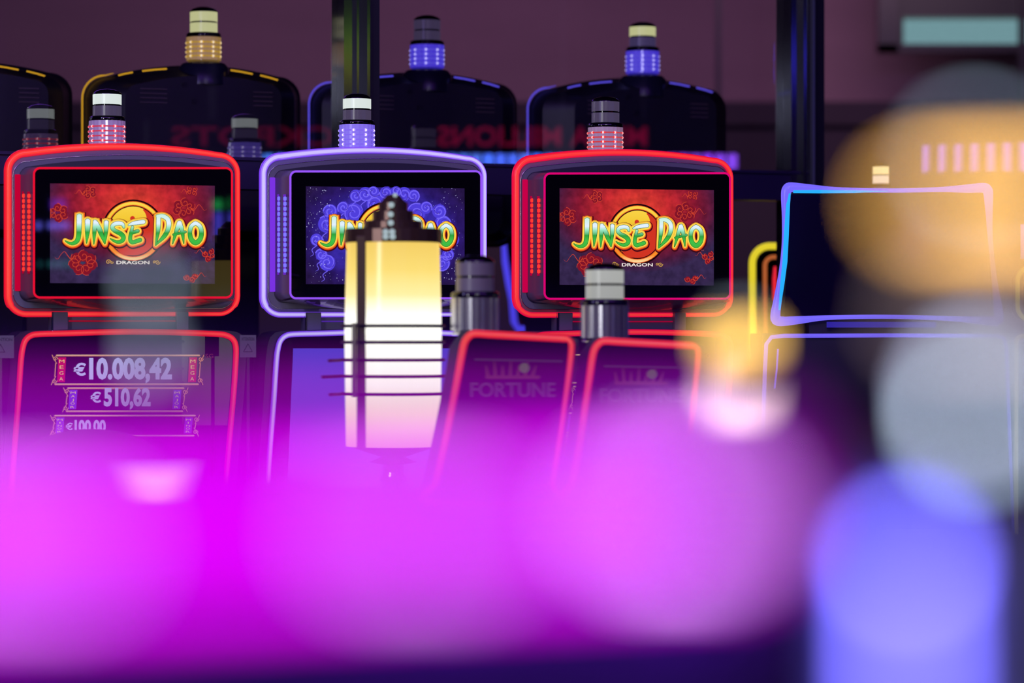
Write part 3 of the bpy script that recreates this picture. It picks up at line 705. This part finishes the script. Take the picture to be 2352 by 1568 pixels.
# yellow machine at the right edge
ye, lc, _ = glow_display('pale yellow framed slot machine cut off by the right edge of the photo', 'slot machine', 10.1, rr(2337, 2860, 612, 736, 34), .007, (206, 196, 74), rr(2347, 2850, 624, 724, 24))
mb = MB(); mb.tube([lc(x, y, .004) for x, y in rr(2334, 2860, 772, 1290, 14)], .0065, True, 8); obj('lower_light_frame', mb, E((170, 160, 110), 1.0), ye)
mb = MB(); a = lc(2345, 515, .02); b = lc(2356, 594, .02); mb.box(a.x, b.x, -.02, -.01, b.z, a.z); obj('side_light', mb, E((160, 140, 255), 1.0), ye)
# small far tower and purple lamp bars on the wall behind the blue machine
ft = thing('slot_machine', px(2028, 0, 11.3)*Vector((1, 1, 0)) if False else (px(2028, 0, 11.3).x, 11.3, 0), 0, 'dark slot machine behind the blue framed one, showing its cream tower lamp', 'slot machine')
mb = MB(); zc = px(0, 450, 11.3).z; mb.box(-.25, .25, -.1, .4, 0, zc-.05, 0, .02); obj('cabinet', mb, BLACK, ft)
tower(ft, (0, .06), px(0, 381, 11.3).z-.163*.90, (200, 150, 90), (80, 50, 40), E((236, 216, 160), 1.0), E((226, 206, 186), 1.0), .2, False, .65, q=.90)
Y = 13.6
bs = MB(); a = px(2105, 325, Y); b = px(2460, 405, Y); bs.box(a.x, b.x, Y+.02, Y+.05, b.z, a.z)
lb = obj('light_board', bs, P((40, 20, 50), .5)); tag(lb, 'row of upright violet lamp bars on a dark panel, upper right', 'light panel')
for i in range(8):
    x = 2121 + i*37.0
    mb = MB(); a = px(x, 335+(-1*i), Y); b = px(x+13+i*.4, 396, Y); mb.box(a.x, b.x, Y-.01, Y+.02, b.z, a.z); obj('lamp_bar', mb, E((150, 104, 236), .8), lb)
mb = MB(); q = px(2200, 405, Y); mb.box(q.x-.02, q.x+.02, Y+.02, Y+.05, 0, q.z+.05); mb.box(q.x-.2, q.x+.2, Y-.1, Y+.15, 0, .03); obj('panel_stand', mb, BLACK, lb)

# ------------------------------------------------------------------ lantern (slightly in front of the focus)
YL = 8.85; lcx = 903
lo_v = px(lcx, 0, YL)
lan = thing('lantern', (lo_v.x, YL, 0), 0, 'tall yellow glass lantern with dark cap and rods in the middle', 'lantern')
ppm = F/YL
def zl(y): return CZ-(y-H)/ppm
R = 112/ppm
def oct_ring(r, z, n=24): return [(r*math.cos(2*PI*(i+.5)/n), r*math.sin(2*PI*(i+.5)/n), z) for i in range(n)]
mb = MB(); mb.loft([oct_ring(R*.97, zl(1022)), oct_ring(R, zl(760)), oct_ring(R*.955, zl(556))], 0, True, True, sm=True)
lm_ = ramp_mat('lantern_glass', coord_axis(2, zl(1022), zl(556)), [(0, (236, 196, 130)), (.16, (255, 236, 180)), (.3, (255, 252, 236)), (.62, (255, 254, 244)), (.74, (226, 208, 140)), (.86, (212, 186, 98)), (1, (204, 172, 82))], 1.5)
for n_ in lm_.node_tree.nodes:
    if n_.type == 'BSDF_PRINCIPLED':
        n_.inputs['Roughness'].default_value = .2
gs = obj('glass_shade', mb, lm_, lan)
mb = MB(); 
for ang in (-90-39, -90+51, 90, 0+180+20-1):
    a = math.radians(ang)
    for k in (1,):
        x = R*math.cos(a); y = R*math.sin(a); w_ = .0105
        tx, ty = -math.sin(a)*w_, math.cos(a)*w_
        pass
def upright(name, xoff, w, y0, y1, rr_=R+.002):
    yy = -math.sqrt(max(0, (rr_)**2 - xoff**2)) - .004
    m_ = MB(); m_.box(xoff-w/2, xoff+w/2, yy, yy+.012, zl(y1), zl(y0), 0, .001); return obj(name, m_, P((92, 72, 58), .4, .4), lan)
upright('upright_bar', (834-lcx)/ppm, 21/ppm, 545, 1024)
m_ = MB(); m_.box(-.008, .008, R-.002, R+.012, zl(1024), zl(545)); obj('upright_bar', m_, P((52, 40, 34), .35, .5), lan)
mb = MB(); mb.lathe([(R*1.0, zl(558)), (R*1.0, zl(528)), (R*.97, zl(526)), (R*.6, zl(524)), (R*.6, zl(510)), (R*.58, zl(508)), (R*.42, zl(506)), (R*.42, zl(486)), (R*.40, zl(484)), (R*.30, zl(483)), (R*.30, zl(466)), (R*.24, zl(462)), (R*.13, zl(448)), (.0001, zl(445))], (0, 0), 32, 0, False)
obj('stepped_cap', mb, P((92, 66, 60), .25, .6), lan)
for (x, y) in ((908, 449), (900, 472), (899, 494), (900, 514), (890, 536), (905, 536), (890, 547), (906, 547)):
    m_ = MB(); r_ = .0085 if y > 460 else .0065
    q = Vector(((x-lcx)/ppm, 0, zl(y))); rr_ = {449: R*.14, 472: R*.30, 494: R*.42, 514: R*.60}.get(y, R)
    q.y = -math.sqrt(max(0, rr_**2 - q.x**2)) - .002
    m_.lathe([(.0001, q.z-r_), (r_*.8, q.z-r_*.6), (r_, q.z), (r_*.8, q.z+r_*.6), (.0001, q.z+r_)], (q.x, q.y), 10); obj('painted_cap_glint', m_, E((176, 196, 200), .8, True), lan)  # highlights on the chrome cap, painted as small glowing beads
# rods and their bracket, swept to the left
for (y, xl) in ((748, 790), (785, 788), (825, 755), (862, 740), (902, 757)):
    m_ = MB(); pts = []
    for i in range(25):
        a = -PI*.02 - PI*.96*i/24
        pts.append(((R+.006)*math.cos(a), (R+.006)*math.sin(a), zl(y)))
    if xl < 785: pts.append(((xl+25-lcx)/ppm, -.02, zl(y+1))); pts.append(((xl-lcx)/ppm, -.03, zl(y+2)))
    m_.tube(pts, .0044, False, 8, axis=Vector((0, 0, 1))); obj('rod', m_, P((38, 26, 22), .3, .8), lan)
m_ = MB(); xo = (819-lcx)/ppm; m_.tube([(xo, -R*.75-.02, zl(742)), (xo, -R*.75-.022, zl(820)), (xo, -R*.75-.02, zl(908))], .007, False, 10, axis=Vector((0, 1, 0))); obj('rod_bracket', m_, P((150, 140, 126), .25, .9), lan)
m_ = MB(); m_.lathe([(R*.5, .0), (R*1.3, .01), (R*1.3, .04), (R*.3, .06), (R*.22, .1), (R*.22, zl(1105)), (R*.30, zl(1100)), (R*.22, zl(1085)), (R*.22, zl(1064)), (R*.5, zl(1058)), (R*.25, zl(1046)), (R*.7, zl(1030)), (R*.97, zl(1020))], (0, 0), 28); obj('lantern_post', m_, CHROME, lan)

# ------------------------------------------------------------------ middle pair of machines turned to the left, red edge tubes
def mid_machine(tl, tr_, br, bl, Yl, Yr, label, tcx, ttop, tcol, first):
    """corners in pixels; the left edge stands at depth Yl, the right edge at Yr"""
    O = px((tl[0]+tr_[0])/2, 0, (Yl+Yr)/2); t = thing('slot_machine', (O.x, O.y, 0), 0, label, 'slot machine', 'slanted slot machines with red edge tubes')
    def lc(x, y, p=0.0):
        f = (x-tl[0])/(tr_[0]-tl[0]); Y_ = Yl+(Yr-Yl)*f-p; q = px(x, y, Y_); return Vector((q.x-O.x, q.y-O.y, q.z))
    l0, l1 = tl; r0, r1 = tr_; t1y = max(l1, r1)+2
    side = [(bl[0]+(tl[0]-bl[0])*(i/8.0)**.8, bl[1]+(tl[1]+40-bl[1])*i/8.0) for i in range(9)]
    rside = [(r0+(br[0]-r0)*(i/8.0)**1.15, r1+30+(br[1]-r1-30)*i/8.0) for i in range(9)]
    path = side + [(tl[0]+5, tl[1]+20), (tl[0]+14, tl[1]+7), (tl[0]+28, tl[1])] + [(tl[0]+28+(r0-16-tl[0]-28)*i/6.0, tl[1]+(r1-tl[1])*i/6.0) for i in range(1, 7)] + [(r0-6, r1+3), (r0, r1+12)] + rside
    w0 = .0102
    sp_ = smooth([(x, y, w0*(1.0 if i < len(side)+9 else .75)) for i, (x, y) in enumerate(path)], 4, True)
    mb = MB(); rads = [q[2] for q in sp_]; tp = [lc(q[0], q[1]) for q in sp_]
    mb.tube(tp, rads, True, 10); lf = obj('light_frame', mb, E((228, 26, 44), 1.0, True), t)
    mb = MB(); glow_core(mb, tp, rads); obj('light_core', mb, [E((244, 52, 54), 1.0, True), E((255, 84, 64), 1.0, True)], lf)
    sm_ = MB(); ring = [tuple(lc(x, y, -.006)) for x, y in path]; sm_.add(ring, [tuple(range(len(ring)))]); so = obj('screen', sm_, GLASSY, t)
    body = [(x-(30 if i < len(side) else 20 if i < len(side)+3 else 0), y-(9 if y < 830 else 0)) for i, (x, y) in enumerate(path)]
    body = [(x+(14 if x > (l0+r0)/2+60 and y > r1-5 else 0), y) for x, y in body]
    bd = MB(); bd.loft([[tuple(lc(x, y, -.010)) for x, y in body], [tuple(lc(x, y, -.055)) for x, y in body]], 0, True, True)
    z0 = lc(bl[0], bl[1]).z; xs = [lc(x, y).x for x, y in body]
    bd.box(min(xs)+.13, max(xs)-.09, .125, .26, 0, z0+.02); bd.box(-.10, .10, .125, .24, z0, lc(0, t1y+2).z); obj('cabinet', bd, P((26, 16, 34), .4), t)
    # blurred logo on the screen: a gold crown of strokes above pale block lettering
    cx_ = (l0+r0)/2
    k = (r0-l0)/262.0
    def sp(x, y, p): return tuple(lc(cx_+x*k, tl[1]+y*k, .001+p))
    g = MB()
    for i in range(7): stroke(g, [(-70+i*18, 100, 9), (-74+i*20, 76-10*(i % 2), 2)], sp, 0, 0, 0)
    stroke(g, [(-72, 104, 8), (52, 104, 8)], sp, 0, 0, 0)
    obj('crown_emblem', g, E((120, 66, 30), .4), so)
    g = MB(); word(g, 'WILD', -2, 142, 0.1, sp, 0, 0, 1) if False else None
    word(g, 'FORTUNE', -112, 150, 34, sp, .0005, 0, 205, .02); obj('logo_lettering', g, E((104, 92, 116), .3), so)
    g = MB(); disc(g, 18, 82, 0, 12, sp, .001, 0, n=14); obj('green_gem', g, E((100, 124, 40), .5), so)
    g = MB(); stroke(g, [(-100, 62, 5), (108, 66, 5)], sp, .0, 0, 0); obj('screen_line', g, E((76, 70, 82), .35), so)
    # tower
    Yt = (Yl+Yr)/2; tt = px(tcx, 0, Yt); zb_ = CZ-(tl[1]-4-H)/F*Yt
    k_ = ((tl[1]-4-ttop)/F*Yt)/.180
    tower(t, (tt.x-O.x, .17), zb_-.008, (120, 110, 130), (60, 54, 70), *tcol, .12, False, k_*.985, body_mat=CHROMEB)
    return t
CHROMEB = P((184, 180, 188), .26, .8)
GL2 = P((120, 112, 122), .35); GL3 = P((226, 226, 222), .3)
mid_machine((1062, 765), (1312, 776), (1262, 1150), (985, 1150), 8.62, 8.5, 'slanted red edged slot machine with the dark grey tower lamp', 1090, 572, (GL2, GL2), True)
mid_machine((1360, 782), (1602, 792), (1566, 1150), (1302, 1150), 8.66, 8.54, 'slanted red edged slot machine with the pale tower lamp', 1393, 590, (E((176, 178, 174), .9, True), E((170, 172, 168), .9, True)), False)

# ------------------------------------------------------------------ strongly blurred foreground
# machine with a magenta light bar, one metre from the lens
Y = 0.95
O = px(560, 0, Y)
nm = thing('slot_machine', (O.x, Y, 0), 0, 'nearest slot machine, its magenta light bar blurred across the lower left', 'slot machine')
def lq(x, y, p=0): q = px(x, y, Y-p); return Vector((q.x-O.x, -p, q.z))
def top_y(x): return 915 + 10*math.cos((x+200)/500.0)
mb = MB(); ring = [lq(x, top_y(x)) for x in range(-700, 1750, 130)] + [lq(1790, 930), lq(1810, 960)]
front = [tuple(p) for p in ring] + [(lq(1810, 1000).x, 0, 0.72), (lq(-700, 1000).x, 0, 0.72)]
mb.loft([front, [(a, .006, c) for a, b, c in front]], 0, True, True)
mb.box(lq(-700, 0).x, lq(1810, 0).x, -.0, .05, 0, .73)
obj('cabinet', mb, P((96, 44, 190), .5), nm)
mb = MB()
N = 24
A = [lq(-700+ (1715+700)*i/N, 1268-109*i/N, .004) for i in range(N+1)]; B = [lq(-700+(1715+700)*i/N, 1355-138*i/N, .004) for i in range(N+1)]
mb.loft([[tuple(p) for p in A], [tuple(p) for p in B]], 0, closed=False)
mb.loft([[tuple(p+Vector((0, .004, 0))) for p in A], [tuple(p) for p in A]], 0, closed=False); mb.loft([[tuple(p+Vector((0, .004, 0))) for p in B], [tuple(p) for p in B]], 0, closed=False)
lbar = obj('light_bar', mb, EL((3.3, .0, 3.8), 'magenta_bar'), nm)
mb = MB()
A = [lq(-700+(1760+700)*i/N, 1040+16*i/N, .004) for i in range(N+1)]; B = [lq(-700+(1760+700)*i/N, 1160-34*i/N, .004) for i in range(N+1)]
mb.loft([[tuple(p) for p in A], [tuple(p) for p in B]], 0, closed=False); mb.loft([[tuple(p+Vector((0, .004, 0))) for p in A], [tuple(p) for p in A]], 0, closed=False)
obj('painted_lip_reflection', mb, EL((1.05, .0, 1.25), 'lip_reflection_glow'), nm)  # reflection on the glossy upper lip, painted as a dim glowing strip
for x0_, x1_, y, r_, c in ((-190, 190, 1252, 22, (4.0, 1.1, 4.9)), (830, 1090, 1222, 22, (4.0, 1.25, 4.9)), (1450, 1660, 1178, 24, (7.4, 2.9, 9.5))):
    a_ = lq(x0_, y, .008); b_ = lq(x1_, y, .008); rr_ = r_/F*Y
    m_ = MB(); m_.tube([a_, b_], [rr_, rr_], False, 14); obj('lamp_tube', m_, EL(c, 'lamp_tube_glow'), lbar)

# machine edge with an upright blue light strip
Y2 = 1.20; O2 = px(2085, 0, Y2)
bm2 = thing('slot_machine', (O2.x, Y2, 0), 0, 'near slot machine with an upright blue light strip, blurred at the lower right', 'slot machine')
def lr(x, y, p=0): q = px(x, y, Y2-p); return Vector((q.x-O2.x, -p, q.z))
mb = MB(); a = lr(1975, 1190); b = lr(2700, 1300); mb.box(a.x, b.x, .0, .3, 0, a.z, 0, .003); obj('cabinet', mb, P((150, 140, 170), .45), bm2)
mb = MB(); mb.tube([lr(2085, 1275, .004), lr(2085, 1400, .004), lr(2088, 1700, .004), lr(2088, 2200, .004)], 24/F*Y2, False, 12); obj('light_strip', mb, EL((1.7, 1.55, 9.5), 'blue_strip'), bm2)
mb = MB(); c_ = lr(2085, 1288, .006); r_ = 34/F*Y2; mb.lathe([(.0001, c_.z-r_), (r_*.8, c_.z-r_*.6), (r_, c_.z), (r_*.8, c_.z+r_*.6), (.0001, c_.z+r_)], (c_.x, -.006), 16); obj('added_end_glow', mb, EL((4.6, 4.0, 26), 'end_glow'), bm2)  # added bulb that brightens the upper end of the blurred strip

def near_tower(cx, Y, y0, y1, wpx, label, bands, lamps, bodycol, host_label, top=None, cabw=.22, cabcol=(30, 18, 44), host=None):
    """blurred tower lamp on a cabinet; bands = lit rings (y, height, width, radiance)"""
    O = px(cx, 0, Y); t = None if host else thing('slot_machine', (O.x, Y, 0), 0, host_label, 'slot machine')
    def z(y): return CZ-(y-H)/F*Y
    r = wpx/2/F*Y
    b = MB(); b.lathe([(r*1.0, z(y1)), (r, z(y0)), (r*.8, z(y0-18)), (r*.4, z(y0-30)), (.0001, z(y0-34))]); tw = obj('signal_tower', b, bodycol, host or t)
    if host:
        tw.location = Vector((O.x, Y, 0)) - host.location
        b2 = MB(); b2.lathe([(r*.3, z(1190)), (r*.3, z(y1))]); obj('tower_stem', b2, bodycol, tw)
    for (yc, h, wd, col, nm_) in bands:
        rr_ = wd/2/F*Y; m_ = MB(); m_.lathe([(rr_*.96, z(yc+h/2)), (rr_, z(yc+h/2*.8)), (rr_, z(yc-h/2*.8)), (rr_*.96, z(yc-h/2))]); obj(nm_, m_, EL(col, nm_), tw)
    for (x, yc, w_, h, col) in lamps:  # lamps: highlights on the tower bodies, painted as small glowing patches
        q = (x-cx)/F*Y; m_ = MB(); yy = -math.sqrt(max(1e-8, r*r - q*q))
        m_.box(q-w_/2/F*Y, q+w_/2/F*Y, yy-.002, yy+.002, z(yc+h/2), z(yc-h/2)); obj('painted_highlight', m_, EL(col, 'painted_highlight'), tw)
    if host: return host
    c = MB(); c.box(-cabw/2, cabw/2, -.02, .25, 0, z(y1)+.001, 0, .004); obj('cabinet', c, P(cabcol, .4), t)
    return t
BODY = P((120, 126, 140), .4)
near_tower(350, 2.3, 640, 1062, 100, '', [], [(350, 655, 40, 50, (.9, 1.15, 1.4)), (352, 800, 46, 100, (.55, .66, .85)), (362, 1036, 66, 66, (6.0, 4.6, 8.5))], P((70, 76, 92), .4),
           'blurred dark slot machine with a slim grey tower lamp before the left red one')
near_tower(1698, 2.4, 745, 940, 84, '', [(782, 56, 120, (4.5, 2.65, .5), 'amber_lens'), (902, 52, 100, (5.0, 3.6, 3.4), 'cream_lens')], [(1690, 735, 60, 14, (.8, 1.0, 1.2))], P((90, 80, 90), .4),
           'blurred slot machine with a small amber tower lamp, over the magenta glow')
near_tower(2290, 1.245, 420, 1050, 350, '', [(466, 36, 400, (8.4, 4.3, .8), 'amber_lens'), (580, 26, 300, (4.6, 3.4, 2.6), 'cream_lens'), (720, 40, 352, (1.6, 1.15, 1.2), 'added_pale_glow')], [(2218, 372, 50, 26, (3.4, 4.6, 6)), (2212, 900, 50, 60, (6.5, 7.0, 10)), (2212, 965, 40, 50, (7.5, 9.8, 12))], P((80, 78, 92), .4),  # the pale band is added glow that lightens and warms the grey body
           'large amber tower lamp', host=bm2)

# tall signal lamps right of the view whose glow shows in the metal columns
def mirror_lamp(x, y0, y1, wpx, cols, label):
    global SD
    SD = 4.1; a = mir(x, y0, 0); b = mir(x, y1, 0); SD = 3.4; w_ = wpx/2/F*13
    t = thing('signal_pole', (a.x, a.y, 0), 0, label, 'signal lamp')
    m_ = MB(); m_.lathe([(.12, 0), (.12, .03), (.02, .05), (.02, b.z)], (0, 0), 16); obj('pole', m_, STEEL, t)
    n = len(cols)
    for i, c in enumerate(cols):
        z0 = b.z+(a.z-b.z)*i/n; z1 = b.z+(a.z-b.z)*(i+.92)/n
        m_ = MB(); m_.lathe([(w_, z0), (w_, z1)], (0, 0), 24); obj('lamp_lens', m_, EL(c, 'pole_lamp'), t)
mirror_lamp(783, 76, 190, 36, [(4.5, 3.6, .4), (5.0, 6.5, .4), (1.6, 6.5, .6)], 'tall pole with green and yellow lamps, mirrored in the left column')
mirror_lamp(1800, 96, 190, 34, [(1.2, .9, 14), (.9, .9, 14)], 'tall pole with blue lamps, mirrored in the right column')

# stool in front of the left red machine: only the top of its backrest shows
Ys = 8.95; O = px(205, 0, Ys)
st_ = thing('stool', (O.x, Ys, 0), 0, 'dark stool with a rounded backrest before the left red machine', 'stool')
zt2 = CZ-(984-H)/F*Ys
b_ = MB(); prof = []
for i in range(25):
    a = PI*i/24; prof.append((-.20*math.cos(a), 0, zt2-.10+.10*math.sin(a)))
prof = [(-.20, 0, zt2-.36)] + prof + [(.20, 0, zt2-.36)]
b_.loft([prof, [(x, .05, z) for x, _, z in prof]], 0, True, True); obj('backrest', b_, P((44, 14, 56), .5), st_)
b_ = MB(); b_.lathe([(.20, .62), (.22, .65), (.22, .69), (.19, .71), (.0001, .715)], (0, .26), 28); obj('seat', b_, P((44, 14, 56), .5), st_)
b_ = MB(); b_.box(-.03, .03, .02, .06, .66, zt2-.34); obj('back_support', b_, STEEL, st_)
b_ = MB(); b_.lathe([(.24, 0), (.24, .02), (.04, .05), (.035, .63)], (0, .26), 28); obj('pedestal', b_, CHROME, st_)

# neon bars on the far right side of the hall, mirrored in the dark screen glass
def scr_mirror(fr, x, y, dist, p=0.0):
    d = Vector(((x-CX)/F, 1, -(y-H)/F)); k = (fr.o.dot(fr.n)+SCR_P-dist)/d.dot(fr.n); q = d*k
    return q + fr.n*(2*dist - p) + Vector((0, 0, CZ))
nb = [(84, 160, 511, 524, (2.2, 2.0, 14)), (496, 536, 488, 602, (1.0, .8, 9)), (492, 530, 455, 480, (.2, 4.0, .9)), (90, 190, 600, 612, (.2, 1.6, 1.8)), (120, 150, 455, 480, (1.4, .3, 7))]
c0 = scr_mirror(FR1, 300, 550, 5.5)
t = thing('neon_rack', (c0.x, c0.y, 0), 0, 'rack of coloured neon bars mirrored in the dark glass of the left screen', 'neon light')
for i, (xa, xb, ya, yb, c) in enumerate(nb):
    m_ = MB(); q = [scr_mirror(FR1, x, y, 5.5) for x, y in ((xa, ya), (xb, ya), (xb, yb), (xa, yb))]; nn = FR1.n*.03
    m_.loft([[tuple(v-Vector((c0.x, c0.y, 0))) for v in q], [tuple(v+nn-Vector((c0.x, c0.y, 0))) for v in q]], 0, True, True); obj('neon_bar', m_, EL(c, 'neon'), t)
for x in (100, 515):
    q = scr_mirror(FR1, x, 455, 5.5) - Vector((c0.x, c0.y, 0)) - FR1.n*.03
    m_ = MB(); m_.box(q.x-.012, q.x+.012, q.y-.012, q.y+.012, 0, q.z); obj('rack_post', m_, STEEL, t)
a = scr_mirror(FR1, 100, 455, 5.5); b = scr_mirror(FR1, 515, 455, 5.5)
m_ = MB(); o_ = Vector((c0.x, c0.y, 0))+FR1.n*.03; m_.tube([a-o_, b-o_], .01, False, 6, axis=Vector((0, 0, 1))); obj('rack_bar', m_, STEEL, t)
